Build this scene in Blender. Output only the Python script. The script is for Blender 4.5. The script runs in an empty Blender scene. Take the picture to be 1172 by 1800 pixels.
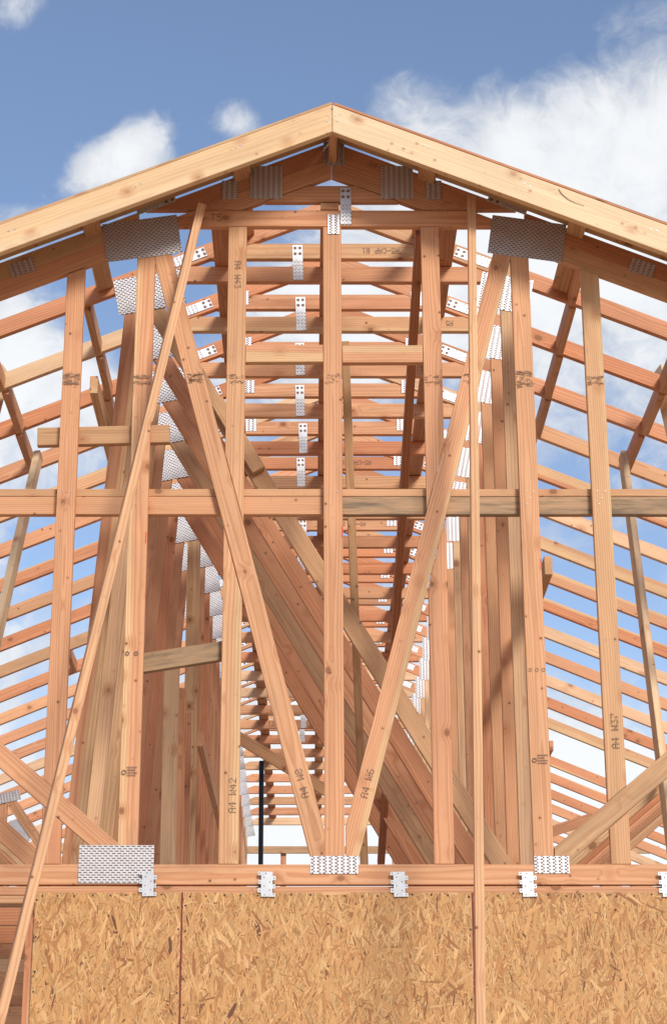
import bpy, bmesh, math, random
from mathutils import Vector, Matrix
R = math.radians
random.seed(7)
scene = bpy.context.scene
COL = scene.collection
EYE = 1.6                                   # eye height: the survey below is taken from eye level

# ------------------------------------------------------------------ camera
cam = bpy.data.cameras.new('camera'); camo = bpy.data.objects.new('camera', cam); COL.objects.link(camo)
cam.sensor_fit = 'VERTICAL'; cam.sensor_height = 36.0; cam.lens = 69.7
cam.shift_x = 0.0233; cam.clip_end = 5000
camo.location = (0, -8.733, EYE); camo.rotation_euler = (R(90 + 20.04), 0, 0)
scene.camera = camo

# ------------------------------------------------------------------ node helper
class NT:
    def __init__(s, nt): s.t = nt
    def n(s, kind, **kw):
        o = s.t.nodes.new(kind)
        for k, v in kw.items(): setattr(o, k, v)
        return o
    def set(s, sock, v):
        if hasattr(v, 'is_linked') or hasattr(v, 'links'): s.t.links.new(v, sock)
        else: sock.default_value = v
    def m(s, op, a, b=0.0, c=None, clamp=False):
        o = s.n('ShaderNodeMath', operation=op, use_clamp=clamp)
        s.set(o.inputs[0], a); s.set(o.inputs[1], b)
        if c is not None: s.set(o.inputs[2], c)
        return o.outputs[0]
    def v(s, op, a, b=(0, 0, 0)):
        o = s.n('ShaderNodeVectorMath', operation=op)
        s.set(o.inputs[0], a)
        if op == 'SCALE': s.set(o.inputs[3], b)
        else: s.set(o.inputs[1], b)
        return o.outputs['Value' if op in ('DOT_PRODUCT', 'LENGTH', 'DISTANCE') else 'Vector']
    def sep(s, v):
        o = s.n('ShaderNodeSeparateXYZ'); s.set(o.inputs[0], v); return o.outputs
    def comb(s, x, y, z):
        o = s.n('ShaderNodeCombineXYZ'); s.set(o.inputs[0], x); s.set(o.inputs[1], y); s.set(o.inputs[2], z); return o.outputs[0]
    def noise(s, vec, scale=1.0, detail=2.0, rough=0.5):
        o = s.n('ShaderNodeTexNoise'); s.set(o.inputs['Vector'], vec); o.inputs['Scale'].default_value = scale
        o.inputs['Detail'].default_value = detail; o.inputs['Roughness'].default_value = rough; return o.outputs
    def voro(s, vec, scale):
        o = s.n('ShaderNodeTexVoronoi'); s.set(o.inputs['Vector'], vec); o.inputs['Scale'].default_value = scale; return o.outputs
    def step(s, x, lo, hi, a=0.0, b=1.0):
        o = s.n('ShaderNodeMapRange', interpolation_type='SMOOTHSTEP'); s.set(o.inputs[0], x)
        s.set(o.inputs[1], lo); s.set(o.inputs[2], hi); s.set(o.inputs[3], a); s.set(o.inputs[4], b); return o.outputs[0]
    def mix(s, f, a, b, blend='MIX'):
        o = s.n('ShaderNodeMix', data_type='RGBA', blend_type=blend); s.set(o.inputs[0], f)
        s.set(o.inputs[6], a if not isinstance(a, tuple) else (*a[:3], 1)); s.set(o.inputs[7], b if not isinstance(b, tuple) else (*b[:3], 1)); return o.outputs[2]
    def gray(s, v):
        return s.comb(v, v, v)

# ------------------------------------------------------------------ sky, sun, exposure
SUN_EL, SUN_AZ = R(31), R(156)              # veiled sun behind the photographer
world = bpy.data.worlds.new('World'); scene.world = world; world.use_nodes = True
g = NT(world.node_tree); bg = world.node_tree.nodes['Background']
sky = g.n('ShaderNodeTexSky', sky_type='NISHITA', sun_disc=False, sun_elevation=SUN_EL, sun_rotation=SUN_AZ)
sky.altitude = 200; sky.air_density = 1.0; sky.dust_density = 0.6; sky.ozone_density = 3.0
skyc = g.mix(1.0, sky.outputs[0], (1.46, 1.28, 1.20), 'MULTIPLY')
d = g.n('ShaderNodeTexCoord').outputs['Generated']
wob = g.v('SCALE', g.v('SUBTRACT', g.noise(d, 9.0, 4.0, 0.6)['Color'], (0.5, 0.5, 0.5)), 0.11)
fb = g.noise(g.v('ADD', g.v('MULTIPLY', d, (1.0, 1.0, 1.3)), wob), 8.5, 12.0, 0.64)['Fac']
big = g.noise(d, 2.6, 3.0, 0.5)['Fac']
fine = g.noise(d, 19.0, 6.0, 0.6)['Fac']
dens = g.m('ADD', g.m('MULTIPLY', g.m('SUBTRACT', fb, 0.47), 1.75), g.m('MULTIPLY', g.m('SUBTRACT', big, 0.5), 0.7))
# cloud banks (unit direction, tightness, weight)
BANKS = [(0.1111, 0.8582, 0.5012, 540, 0.34),
         (0.1622, 0.8351, 0.5256, 1499, 0.27),
         (0.0548, 0.8421, 0.5365, 2479, 0.28),
         (0.0326, 0.8481, 0.5289, 4858, 0.26),
         (-0.0813, 0.8579, 0.5074, 4492, 0.62),
         (-0.1107, 0.8624, 0.4940, 4492, 0.48),
         (-0.0926, 0.8626, 0.4974, 4015, 0.25),
         (-0.0335, 0.8548, 0.5178, 6273, 1.00),
         (-0.1427, 0.9020, 0.4074, 336, 0.50),
         (0.0131, 0.8916, 0.4526, 420, 0.50),
         (0.1513, 0.8914, 0.4273, 420, 0.36),
         (0.0871, 0.8983, 0.4306, 540, 0.25),
         (-0.0541, 0.8363, 0.5457, 230, -0.62),
         (-0.0864, 0.8959, 0.4358, 1681, -0.60),
         (0.0378, 0.8249, 0.5641, 540, -0.50),
         (0.1068, 0.8237, 0.5568, 1215, -0.42),
         (-0.1454, 0.8373, 0.5270, 843, -0.35),
         (-0.1207, 0.9420, 0.3133, 1004, -0.22),
         (0.1548, 0.9232, 0.3518, 1499, -0.12),
         (0.1432, 0.9554, 0.2582, 540, -0.20),
         (0.1282, 0.9727, 0.1932, 843, 0.50),
         (0.0045, 0.9808, 0.1948, 194, 0.50),
         (-0.1414, 0.8168, 0.5592, 4858, 0.75)]
for bx, by, bz, k, wgt in BANKS:
    dt = g.v('DOT_PRODUCT', d, (bx, by, bz))
    e = g.m('POWER', 2.718, g.m('MULTIPLY', g.m('SUBTRACT', dt, 1.0), k))
    dens = g.m('ADD', dens, g.m('MULTIPLY', e, wgt))
hz = g.step(g.sep(d)[2], 0.06, 0.46, 0.36, -0.10)       # more cloud towards the horizon
dens = g.m('ADD', dens, hz)
mask = g.step(dens, -0.06, 0.36)
cshade = g.step(g.m('ADD', dens, g.m('MULTIPLY', g.m('SUBTRACT', fine, 0.5), 0.8)), 0.0, 0.6)
cloud = g.mix(cshade, (4.7, 4.95, 5.35), (6.8, 6.9, 7.0))
g.set(bg.inputs[0], g.mix(g.m('MULTIPLY', mask, 0.94), skyc, cloud)); bg.inputs[1].default_value = 0.1
sl = bpy.data.lights.new('sun', 'SUN'); sl.energy = 2.2; sl.angle = R(15); sl.color = (1.0, 0.94, 0.84)
so = bpy.data.objects.new('sun', sl); COL.objects.link(so)
sd = Vector((math.sin(SUN_AZ) * math.cos(SUN_EL), math.cos(SUN_AZ) * math.cos(SUN_EL), math.sin(SUN_EL)))
so.rotation_euler = sd.to_track_quat('Z', 'Y').to_euler(); so.location = (0, -30, 30)
vs = scene.view_settings; vs.view_transform = 'Standard'; vs.look = 'None'; vs.exposure = 0.53; vs.gamma = 1.0; vs.use_curve_mapping = False
cy = scene.cycles; cy.max_bounces = 7; cy.diffuse_bounces = 6; cy.glossy_bounces = 2; cy.transparent_max_bounces = 4; cy.caustics_reflective = False; cy.caustics_refractive = False

# ------------------------------------------------------------------ materials
def material(name):
    m = bpy.data.materials.new(name); m.use_nodes = True
    return m, NT(m.node_tree), m.node_tree.nodes['Principled BSDF']

def wood_material(name='fir'):
    m, g, b = material(name)
    co = g.n('ShaderNodeTexCoord').outputs['Object']; oi = g.n('ShaderNodeObjectInfo')
    rnd = oi.outputs['Random']; hue, wth, brt = g.sep(oi.outputs['Color'])[:3]
    x, y, z = g.sep(co)[:3]
    wn = g.n('ShaderNodeTexWhiteNoise', noise_dimensions='1D'); g.set(wn.inputs['W'], g.m('MULTIPLY', rnd, 913.7))
    ra, rb, rc = g.sep(wn.outputs['Color'])[:3]
    P = g.v('ADD', co, g.comb(g.m('MULTIPLY', rnd, 371.0), g.m('MULTIPLY', ra, 57.0), g.m('MULTIPLY', rb, 83.0)))
    low = g.sep(g.noise(g.v('MULTIPLY', P, (1.1, 5.0, 5.0)), 1.0, 2.0)['Color'])
    yy = g.m('ADD', g.m('SUBTRACT', y, g.m('MULTIPLY', g.m('SUBTRACT', ra, 0.5), 0.13)), g.m('MULTIPLY', g.m('SUBTRACT', low[0], 0.5), 0.035))
    zz = g.m('SUBTRACT', z, g.m('MULTIPLY', g.m('SUBTRACT', rb, 0.5), 0.15))
    zz = g.m('SUBTRACT', zz, g.m('MULTIPLY', x, g.m('MULTIPLY', g.m('SUBTRACT', rc, 0.5), 0.030)))
    zz = g.m('ADD', zz, g.m('MULTIPLY', g.m('SUBTRACT', low[1], 0.5), 0.035))
    rr = g.m('SQRT', g.m('ADD', g.m('MULTIPLY', yy, yy), g.m('MULTIPLY', zz, zz)))
    # knots
    vk = g.voro(g.v('MULTIPLY', P, (0.75, 1.0, 1.0)), 7.6); kd = g.m('DIVIDE', vk['Distance'], 7.6); kc = g.sep(vk['Color'])
    kp = g.step(kc[0], 0.22, 0.26)
    halo = g.m('MULTIPLY', g.step(kd, 0.010, 0.046, 1.0, 0.0), kp)
    krad = g.m('MULTIPLY_ADD', kc[1], 0.011, 0.008)
    knot = g.m('MULTIPLY', g.step(g.m('DIVIDE', kd, krad), 0.75, 1.15, 1.0, 0.0), kp)
    vp = g.voro(g.v('ADD', P, (5.3, 1.7, 9.1)), 17.0); pdn = g.m('DIVIDE', vp['Distance'], 17.0); pc = g.sep(vp['Color'])
    pin = g.m('MULTIPLY', g.step(pdn, 0.0045, 0.0075, 1.0, 0.0), g.step(pc[0], 0.66, 0.7))
    pinh = g.m('MULTIPLY', g.step(pdn, 0.005, 0.016, 1.0, 0.0), g.step(pc[0], 0.66, 0.7))
    rg = g.m('ADD', rr, g.m('MULTIPLY', halo, 0.010))
    ring = g.m('FRACT', g.m('DIVIDE', rg, g.m('MULTIPLY_ADD', rc, 0.007, 0.0078)))
    late = g.m('MULTIPLY', g.step(ring, 0.30, 0.86), g.step(ring, 0.92, 1.0, 1.0, 0.0))
    fib = g.noise(g.v('MULTIPLY', P, (4.0, 260.0, 260.0)), 1.0, 3.0, 0.6)['Fac']
    tone = g.noise(g.v('MULTIPLY', P, (1.6, 14.0, 14.0)), 1.0, 3.0, 0.6)['Fac']
    heart = g.mix(hue, (0.62, 0.378, 0.200), (0.63, 0.305, 0.165))
    heart = g.mix(g.step(hue, 0.8, 1.6), heart, (0.54, 0.205, 0.088))
    pale = g.m('SUBTRACT', 1.0, oi.outputs['Alpha'])
    heart = g.mix(pale, heart, (0.74, 0.56, 0.355))
    sapm = g.m('MULTIPLY', g.step(g.m('ADD', rr, g.m('MULTIPLY', g.m('SUBTRACT', tone, 0.5), 0.02)), g.m('MULTIPLY_ADD', ra, 0.10, 0.070), g.m('MULTIPLY_ADD', ra, 0.10, 0.082)), 0.85)
    base = g.mix(sapm, heart, (0.67, 0.45, 0.245))
    base = g.mix(g.m('MULTIPLY', late, g.m('MULTIPLY_ADD', pale, -0.26, 0.52)), base, g.mix(1.0, base, (0.72, 0.52, 0.40), 'MULTIPLY'))
    base = g.mix(1.0, base, g.gray(g.m('MULTIPLY_ADD', fib, 0.34, 0.83)), 'MULTIPLY')
    base = g.mix(1.0, base, g.gray(g.m('MULTIPLY_ADD', tone, 0.56, 0.73)), 'MULTIPLY')
    base = g.mix(g.m('MULTIPLY', halo, g.m('MULTIPLY_ADD', tone, 0.9, 0.0)), base, (0.42, 0.165, 0.065))
    base = g.mix(g.m('MULTIPLY', pinh, 0.35), base, (0.42, 0.18, 0.08))
    base = g.mix(g.m('MULTIPLY', knot, g.m('MULTIPLY_ADD', pale, -0.5, 0.85)), base, g.mix(g.m('FRACT', g.m('MULTIPLY', kd, 260.0)), (0.15, 0.06, 0.028), (0.36, 0.16, 0.07)))
    base = g.mix(g.m('MULTIPLY', pin, g.m('MULTIPLY_ADD', pale, -0.55, 0.85)), base, (0.14, 0.06, 0.03))
    sm = g.noise(g.v('MULTIPLY', P, (2.2, 11.0, 11.0)), 1.0, 5.0, 0.7)['Fac']
    base = g.mix(g.step(sm, 0.57, 0.78, 0.0, 0.38), base, (0.20, 0.125, 0.075))
    wb = g.noise(g.v('MULTIPLY', P, (2.5, 30.0, 30.0)), 1.0, 6.0, 0.7)['Fac']
    base = g.mix(g.m('MULTIPLY', wth, g.step(wb, 0.25, 0.62, 0.45, 1.0)), base, g.mix(g.step(wb, 0.35, 0.7), (0.40, 0.27, 0.155), (0.165, 0.115, 0.075)))
    base = g.mix(1.0, base, g.gray(brt), 'MULTIPLY')
    g.set(b.inputs['Base Color'], base)
    g.set(b.inputs['Roughness'], g.m('MULTIPLY_ADD', fib, 0.25, 0.5))
    b.inputs['Specular IOR Level'].default_value = 0.28
    bump = g.n('ShaderNodeBump'); bump.inputs['Strength'].default_value = 0.35; bump.inputs['Distance'].default_value = 0.0016
    h = g.m('ADD', g.m('MULTIPLY', fib, 0.7), g.m('MULTIPLY', late, -0.35)); h = g.m('SUBTRACT', h, g.m('MULTIPLY', knot, 0.5))
    g.set(bump.inputs['Height'], h); g.set(b.inputs['Normal'], bump.outputs[0])
    return m
FIR = wood_material()

def galv(name, pattern, dim=1.0):
    """galvanised steel; pattern(g, x, z) -> slot mask 0..1 in plate coordinates (metres)"""
    m, g, b = material(name)
    co = g.n('ShaderNodeTexCoord').outputs['Object']; x, y, z = g.sep(co)[:3]
    rnd = g.n('ShaderNodeObjectInfo').outputs['Random']
    P = g.v('ADD', co, g.comb(g.m('MULTIPLY', rnd, 91.0), g.m('MULTIPLY', rnd, 37.0), 0.0))
    sp = g.sep(g.voro(P, 90.0)['Color']); cl = g.noise(P, 22.0, 4.0, 0.6)['Fac']
    t = g.m('ADD', g.m('MULTIPLY', sp[0], 0.16), g.m('MULTIPLY', cl, 0.5))
    met = g.mix(t, (0.48 * dim, 0.495 * dim, 0.52 * dim), (0.86 * dim, 0.87 * dim, 0.885 * dim))
    hole, lip, lip_tint = pattern(g, x, z)
    met = g.mix(g.m('MULTIPLY', g.m('MULTIPLY', lip, lip_tint), 0.75), met, (0.33, 0.15, 0.085))  # lips and crimps tinted a darker brown
    col = g.mix(hole, met, (0.21, 0.115, 0.07))
    g.set(b.inputs['Base Color'], col)
    g.set(b.inputs['Metallic'], g.m('MULTIPLY', g.m('SUBTRACT', 1.0, g.m('MAXIMUM', hole, g.m('MULTIPLY', lip, lip_tint))), 0.66))
    g.set(b.inputs['Roughness'], g.m('MULTIPLY_ADD', cl, 0.2, 0.36))
    bump = g.n('ShaderNodeBump'); bump.inputs['Strength'].default_value = 0.5; bump.inputs['Distance'].default_value = 0.002
    g.set(bump.inputs['Height'], g.m('SUBTRACT', g.m('ADD', g.m('MULTIPLY', lip, 0.6), g.m('MULTIPLY', cl, 0.25)), hole)); g.set(b.inputs['Normal'], bump.outputs[0])
    return m
def band(g, v, c, hw, soft=0.06):
    return g.step(g.m('ABSOLUTE', g.m('SUBTRACT', v, c)), hw, hw + soft, 1.0, 0.0)
def pat_dash(g, x, z):           # staggered dashes along x
    row = g.m('DIVIDE', z, 0.0105); ri = g.m('FLOOR', row); fz = g.m('FRACT', row)
    u = g.m('FRACT', g.m('ADD', g.m('DIVIDE', x, 0.0245), g.m('MULTIPLY', ri, 0.5)))
    core = g.m('MULTIPLY', band(g, u, 0.5, 0.29), band(g, fz, 0.42, 0.20, 0.10))
    lip = g.m('MULTIPLY', band(g, u, 0.5, 0.34), band(g, fz, 0.64, 0.12, 0.10))
    return core, lip, 0.35
def pat_cols(g, x, z):           # columns of short dashes
    u = g.m('FRACT', g.m('DIVIDE', x, 0.0262)); fz = g.m('FRACT', g.m('ADD', g.m('DIVIDE', z, 0.0150), g.m('MULTIPLY', g.m('FLOOR', g.m('DIVIDE', g.m('ADD', x, 0.0131), 0.0262)), 0.5)))
    core = g.m('MULTIPLY', band(g, u, 0.42, 0.26), band(g, fz, 0.5, 0.15, 0.12))
    lip = g.m('MULTIPLY', band(g, u, 0.46, 0.28), band(g, fz, 0.68, 0.10, 0.12))
    return core, lip, 0.8
def pat_strap(g, x, z):          # round holes at one end, crimped ridges at the other
    hx = g.m('SUBTRACT', g.m('ABSOLUTE', x), 0.0130); zz = g.m('SUBTRACT', g.m('ABSOLUTE', g.m('SUBTRACT', z, 0.068)), 0.0165)
    r = g.m('SQRT', g.m('ADD', g.m('MULTIPLY', hx, hx), g.m('MULTIPLY', zz, zz)))
    hole = g.step(r, 0.0080, 0.0094, 1.0, 0.0)
    w = g.m('SINE', g.m('ADD', g.m('MULTIPLY', z, 300.0), g.m('MULTIPLY', g.m('SINE', g.m('MULTIPLY', x, 330.0)), 1.3)))
    crimp = g.m('MULTIPLY', g.step(w, 0.45, 0.95), g.step(z, 0.010, 0.024, 1.0, 0.0))
    sl = g.m('MULTIPLY', crimp, g.step(g.m('SINE', g.m('MULTIPLY', x, 330.0)), 0.55, 0.8))
    return g.m('MAXIMUM', hole, g.m('MULTIPLY', sl, 0.9)), g.m('MULTIPLY', crimp, 0.8), 0.55
def pat_none(g, x, z):
    return 0.0, 0.0, 0.0
PLATE_DASH, PLATE_COLS, STRAP, GALV = galv('galvanised_dash_plate', pat_dash), galv('galvanised_column_plate', pat_cols), galv('galvanised_strap', pat_strap), galv('galvanised_sheet', pat_none, 0.95)

def flat_material(name, col, rough=0.7, var=0.25, scale=30.0, metallic=0.0):
    m, g, b = material(name)
    co = g.n('ShaderNodeTexCoord').outputs['Object']; f = g.noise(co, scale, 4.0, 0.6)['Fac']
    g.set(b.inputs['Base Color'], g.mix(f, tuple(c * (1 - var) for c in col), tuple(min(1, c * (1 + var)) for c in col)))
    b.inputs['Roughness'].default_value = rough; b.inputs['Metallic'].default_value = metallic
    return m
INK = flat_material('stamp_ink', (0.16, 0.105, 0.078), 0.8)
GREY_INK = flat_material('strap_rub', (0.29, 0.175, 0.115), 0.85, 0.5, 60.0)
RED = flat_material('red_edge_paint', (0.22, 0.016, 0.016), 0.6)
REDMARK = flat_material('red_spray', (0.75, 0.07, 0.05), 0.6)
PIPE = flat_material('black_pipe_plastic', (0.018, 0.018, 0.019), 0.35)
NAILM = flat_material('nail_steel', (0.42, 0.42, 0.43), 0.4, 0.15, 200.0, 0.7)
HOLEM = flat_material('nail_hole', (0.035, 0.028, 0.025), 0.8)
GROUND = flat_material('dry_ground', (0.50, 0.37, 0.245), 0.95, 0.25, 1.5)

def strand_material():
    m, g, b = material('wood_strands')
    at = g.n('ShaderNodeAttribute', attribute_name='tone'); uv = g.n('ShaderNodeAttribute', attribute_name='grain').outputs['Vector']
    f = g.noise(g.v('MULTIPLY', uv, (6.0, 300.0, 1.0)), 1.0, 4.0, 0.65)['Fac']
    col = g.mix(1.0, at.outputs['Color'], g.gray(g.m('MULTIPLY_ADD', f, 0.7, 0.62)), 'MULTIPLY')
    g.set(b.inputs['Base Color'], col); g.set(b.inputs['Roughness'], g.m('MULTIPLY_ADD', f, 0.3, 0.4)); b.inputs['Specular IOR Level'].default_value = 0.3
    bump = g.n('ShaderNodeBump'); bump.inputs['Strength'].default_value = 0.3; bump.inputs['Distance'].default_value = 0.001
    g.set(bump.inputs['Height'], f); g.set(b.inputs['Normal'], bump.outputs[0])
    return m
STRANDS = strand_material()
OSBCORE = flat_material('strand_board_core', (0.47, 0.28, 0.12), 0.8, 0.35, 60.0)

# ------------------------------------------------------------------ object helpers
WM = {}                                       # world matrix of every object built
def link(name, mesh, M, parent=None, mat=None):
    o = bpy.data.objects.new(name, mesh); COL.objects.link(o)
    if mesh is not None and mat is not None and not mesh.materials: mesh.materials.append(mat)
    WM[o.name] = M.copy()
    if parent is not None:
        o.parent = parent; o.matrix_basis = WM[parent.name].inverted() @ M
    else: o.matrix_basis = M
    return o
def thing(name, label, cat, loc, group=None):
    o = link(name, None, Matrix.Translation((loc[0], loc[1], loc[2] + EYE)))
    o.empty_display_size = 0.2
    return tag(o, label, cat, group)
def tag(o, label, cat, group=None):
    o['label'] = label; o['category'] = cat
    if group: o['group'] = group
    return o
def clip_poly(poly, nx, nz, dd):
    """keep nx*x + nz*z <= dd"""
    out = []
    for i, a in enumerate(poly):
        b = poly[(i + 1) % len(poly)]
        fa, fb = nx * a[0] + nz * a[1] - dd, nx * b[0] + nz * b[1] - dd
        if fa <= 0: out.append(a)
        if fa * fb < 0:
            t = fa / (fa - fb); out.append((a[0] + t * (b[0] - a[0]), a[1] + t * (b[1] - a[1])))
    return out
def inset(poly, c):
    n = len(poly); res = []; L = []
    for i in range(n):
        a, b = poly[i], poly[(i + 1) % n]; dx, dz = b[0] - a[0], b[1] - a[1]; l = math.hypot(dx, dz) or 1e-9
        L.append((a[0] - dz / l * c, a[1] + dx / l * c, dx / l, dz / l))
    for i in range(n):
        p, q = L[i - 1], L[i]; det = p[2] * q[3] - p[3] * q[2]
        if abs(det) < 1e-6: res.append((q[0], q[1])); continue
        t = ((q[0] - p[0]) * q[3] - (q[1] - p[1]) * q[2]) / det
        res.append((p[0] + t * p[2], p[1] + t * p[3]))
    return res
def slab_mesh(name, poly, t, c):
    """convex polygon (x, z, counter-clockwise) extruded along y with eased edges"""
    n = len(poly); ins = inset(poly, c) if c > 0 else poly; h = t / 2
    V = [(x, -h, z) for x, z in ins] + [(x, -h + c, z) for x, z in poly] + [(x, h - c, z) for x, z in poly] + [(x, h, z) for x, z in ins]
    F = [tuple(range(n)), tuple(3 * n + i for i in reversed(range(n)))]
    for k in range(3):
        for i in range(n):
            j = (i + 1) % n; F.append((k * n + j, k * n + i, (k + 1) * n + i, (k + 1) * n + j))
    me = bpy.data.meshes.new(name); me.from_pydata(V, [], F); me.update()
    return me
def wood_color(o, hue=None, wth=0.0, brt=1.0, pale=0.0):
    if hue is None: hue = random.choice((random.uniform(0.25, 0.85), random.uniform(0.5, 1.15), random.uniform(0.0, 0.4)))
    o.color = (hue, wth, brt * random.uniform(0.95, 1.05), 1 - pale)
    return o
def board(name, p0, p1, w, t, wdir, parent=None, clips=(), hue=None, wth=0.0, brt=1.0, pale=0.0, ease=0.0022, mat=None):
    """a length of lumber from p0 to p1; w measured along wdir, t across; clips = [(point, normal)] keep the side behind the normal"""
    p0, p1 = Vector(p0), Vector(p1); p0.z += EYE; p1.z += EYE
    xd = (p1 - p0).normalized(); wd = Vector(wdir); zd = (wd - xd * wd.dot(xd)).normalized(); yd = zd.cross(xd)
    mid = (p0 + p1) / 2; L = (p1 - p0).length
    poly = [(-L / 2, -w / 2), (L / 2, -w / 2), (L / 2, w / 2), (-L / 2, w / 2)]
    for pt, nr in clips:
        pt, nr = Vector(pt), Vector(nr); pt.z += EYE
        poly = clip_poly(poly, nr.dot(xd), nr.dot(zd), nr.dot(pt - mid))
    M = Matrix((( xd.x, yd.x, zd.x, mid.x), (xd.y, yd.y, zd.y, mid.y), (xd.z, yd.z, zd.z, mid.z), (0, 0, 0, 1)))
    o = link(name, slab_mesh(name, poly, t, ease), M, parent, mat or FIR)
    return wood_color(o, hue, wth, brt, pale)
def xz(name, a, b, Y, parent, w=0.089, t=0.038, **kw):
    """board lying in the plane of a truss: a, b = (X, Z) ends of its centre line, Y = its near face"""
    dx, dz = b[0] - a[0], b[1] - a[1]; wd = (0, 0, 1) if abs(dx) > abs(dz) else (1, 0, 0)
    l_ = math.hypot(dx, dz); ux, uz = -dz / l_, dx / l_; j0, j1 = random.uniform(-.0025, .0025), random.uniform(-.0025, .0025)
    a, b = (a[0] + ux * j0, a[1] + uz * j0), (b[0] + ux * j1, b[1] + uz * j1)
    yj = Y + t / 2 + random.uniform(-0.0016, 0.0016)
    return board(name, (a[0], yj, a[1]), (b[0], yj, b[1]), w, t, wd, parent, **kw)
def plate(name, cx, cz, Y, w, h, ang, parent, mat, t=0.0025):
    """sheet steel plate, its back resting on the near face Y of the timber"""
    M = Matrix.Translation((cx, Y - t / 2 - 0.0017, cz + EYE)) @ Matrix.Rotation(-ang, 4, 'Y')
    key = (name, round(w, 4), round(h, 4), mat.name)
    if key not in MESH:
        MESH[key] = slab_mesh(name, [(-w / 2, -h / 2), (w / 2, -h / 2), (w / 2, h / 2), (-w / 2, h / 2)], t, 0.0004)
    return link(name, MESH[key], M, parent, mat)
MESH = {}
def copy_tree(o, dy, parent=None):
    c = o.copy(); COL.objects.link(c); M = Matrix.Translation((0, dy, 0)) @ WM[o.name]; WM[c.name] = M
    if parent is None: c.matrix_basis = M
    else:
        c.parent = parent; jit = Matrix.Translation((random.uniform(-.004, .004), random.uniform(-.001, .001), random.uniform(-.004, .004))) @ Matrix.Rotation(random.uniform(-.0014, .0014), 4, 'Y') if o.parent and o.parent.parent is None else Matrix()
        c.matrix_basis = jit @ o.matrix_basis
    if o.type == 'MESH' and o.data.materials and o.data.materials[0] == FIR:
        wood_color(c, random.uniform(0.6, 1.35) if random.random() < .75 else random.uniform(0.1, .6), 0.4 if random.random() < 0.06 else (0.25 if random.random() < 0.08 else 0.0), random.uniform(1.0, 1.14), 0.6 if random.random() < 0.14 else 0.0)  # rear copies redder and brighter: light bounced between boards put into the colour
    for ch in list(o.children): copy_tree(ch, dy, c)
    return c

# ---- flat marks: dot-matrix lettering, rubbed strap stains, stamps
FONT = {'A': '0e11111f111111', '4': '02060a121f0202', '5': '1f101e0101110e', '-': '0000001f000000', 'C': '0e11101010110e', 'P': '1e11111e101010',
        'T': '1f040404040404', 'B': '1e11111e11111e', '1': '040c040404040e', 'W': '11111115151b11', '2': '0e11010204081f', '3': '1f02040201110e',
        '6': '0608101e11110e', '8': '0e11110e11110e', '9': '0e11110f01020c', '0': '0e11131519110e', '7': '1f010204080808', ' ': '0' * 14}
def quads_object(name, quads, X, Z, Y, ang, parent, mat):
    V, F = [], []
    for q in quads:
        k = len(V); V += [(u, 0, v) for u, v in q]; F.append(tuple(range(k, k + len(q))))
    me = bpy.data.meshes.new(name); me.from_pydata(V, [], F); me.update()
    M = Matrix.Translation((X, Y, Z + EYE)) @ Matrix.Rotation(-ang, 4, 'Y')
    return link(name, me, M, parent, mat)
def lettering(text, X, Z, Y, ang, parent, height=0.045, aspect=0.8):
    p = height / 7; px = p * aspect; qs = []; W = len(text) * 6 * px
    for i, ch in enumerate(text):
        bits = FONT[ch]
        for r in range(7):
            row = int(bits[2 * r:2 * r + 2], 16)
            for c in range(5):
                if row >> (4 - c) & 1 and random.random() > 0.05:
                    u = i * 6 * px + c * px - W / 2 + random.uniform(-.1, .1) * px; v = (3 - r) * p + random.uniform(-.1, .1) * p; s = 0.40
                    qs.append([(u - s * px, v - s * p), (u + s * px, v - s * p), (u + s * px, v + s * p), (u - s * px, v + s * p)])
    return quads_object('lettering', qs, X, Z, Y, ang, parent, INK)
def strap_stain(X, Z, Y, parent, w=0.084, h=0.05, n=150, ang=0.0):
    qs = []
    for _ in range(n):
        u = random.uniform(-w / 2, w / 2); e = random.choice((-1, 1)); v = e * h * 0.36 + random.gauss(0, h * 0.13)
        if random.random() < 0.3: v = random.uniform(-h / 2, h / 2)
        a = random.uniform(0.002, 0.013); b = random.uniform(0.0004, 0.0016)
        a = min(a, w / 2 - abs(u))
        if a < 0.001: continue
        s = random.uniform(-.0012, .0012)
        qs.append([(u - a, v - b), (u, v - b * 1.3 + s), (u + a, v - b * .6), (u + a * .7, v + b), (u - a * .8, v + b * .7)])
    return quads_object('strap_stain', qs, X, Z, Y, ang, parent, GREY_INK)
def ring_quads(cx, cz, r0, r1, n=12):
    out = []
    for i in range(n):
        a, b = 2 * math.pi * i / n, 2 * math.pi * (i + 1) / n
        out.append([(cx + r0 * math.cos(a), cz + r0 * math.sin(a)), (cx + r1 * math.cos(a), cz + r1 * math.sin(a)), (cx + r1 * math.cos(b), cz + r1 * math.sin(b)), (cx + r0 * math.cos(b), cz + r0 * math.sin(b))])
    return out
def grade_stamp(X, Z, Y, parent):
    qs = ring_quads(-0.026, 0, 0.007, 0.011)
    for r, (a, b) in enumerate(((-.012, .03), (-.012, .02), (-.012, .034), (-.012, .026))):
        u = a
        while u < b:
            l = random.uniform(.002, .005); qs.append([(u, .02 - r * .012), (u + l, .02 - r * .012), (u + l, .02 - r * .012 + .006), (u, .02 - r * .012 + .006)]); u += l + .0025
    return quads_object('grade_stamp', qs, X, Z, Y, 0, parent, INK)
def disc_quads(pts, r, n=7):
    return [[(x + r * math.cos(6.2832 * i / n), z + r * math.sin(6.2832 * i / n)) for i in range(n)] for x, z in pts]

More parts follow.
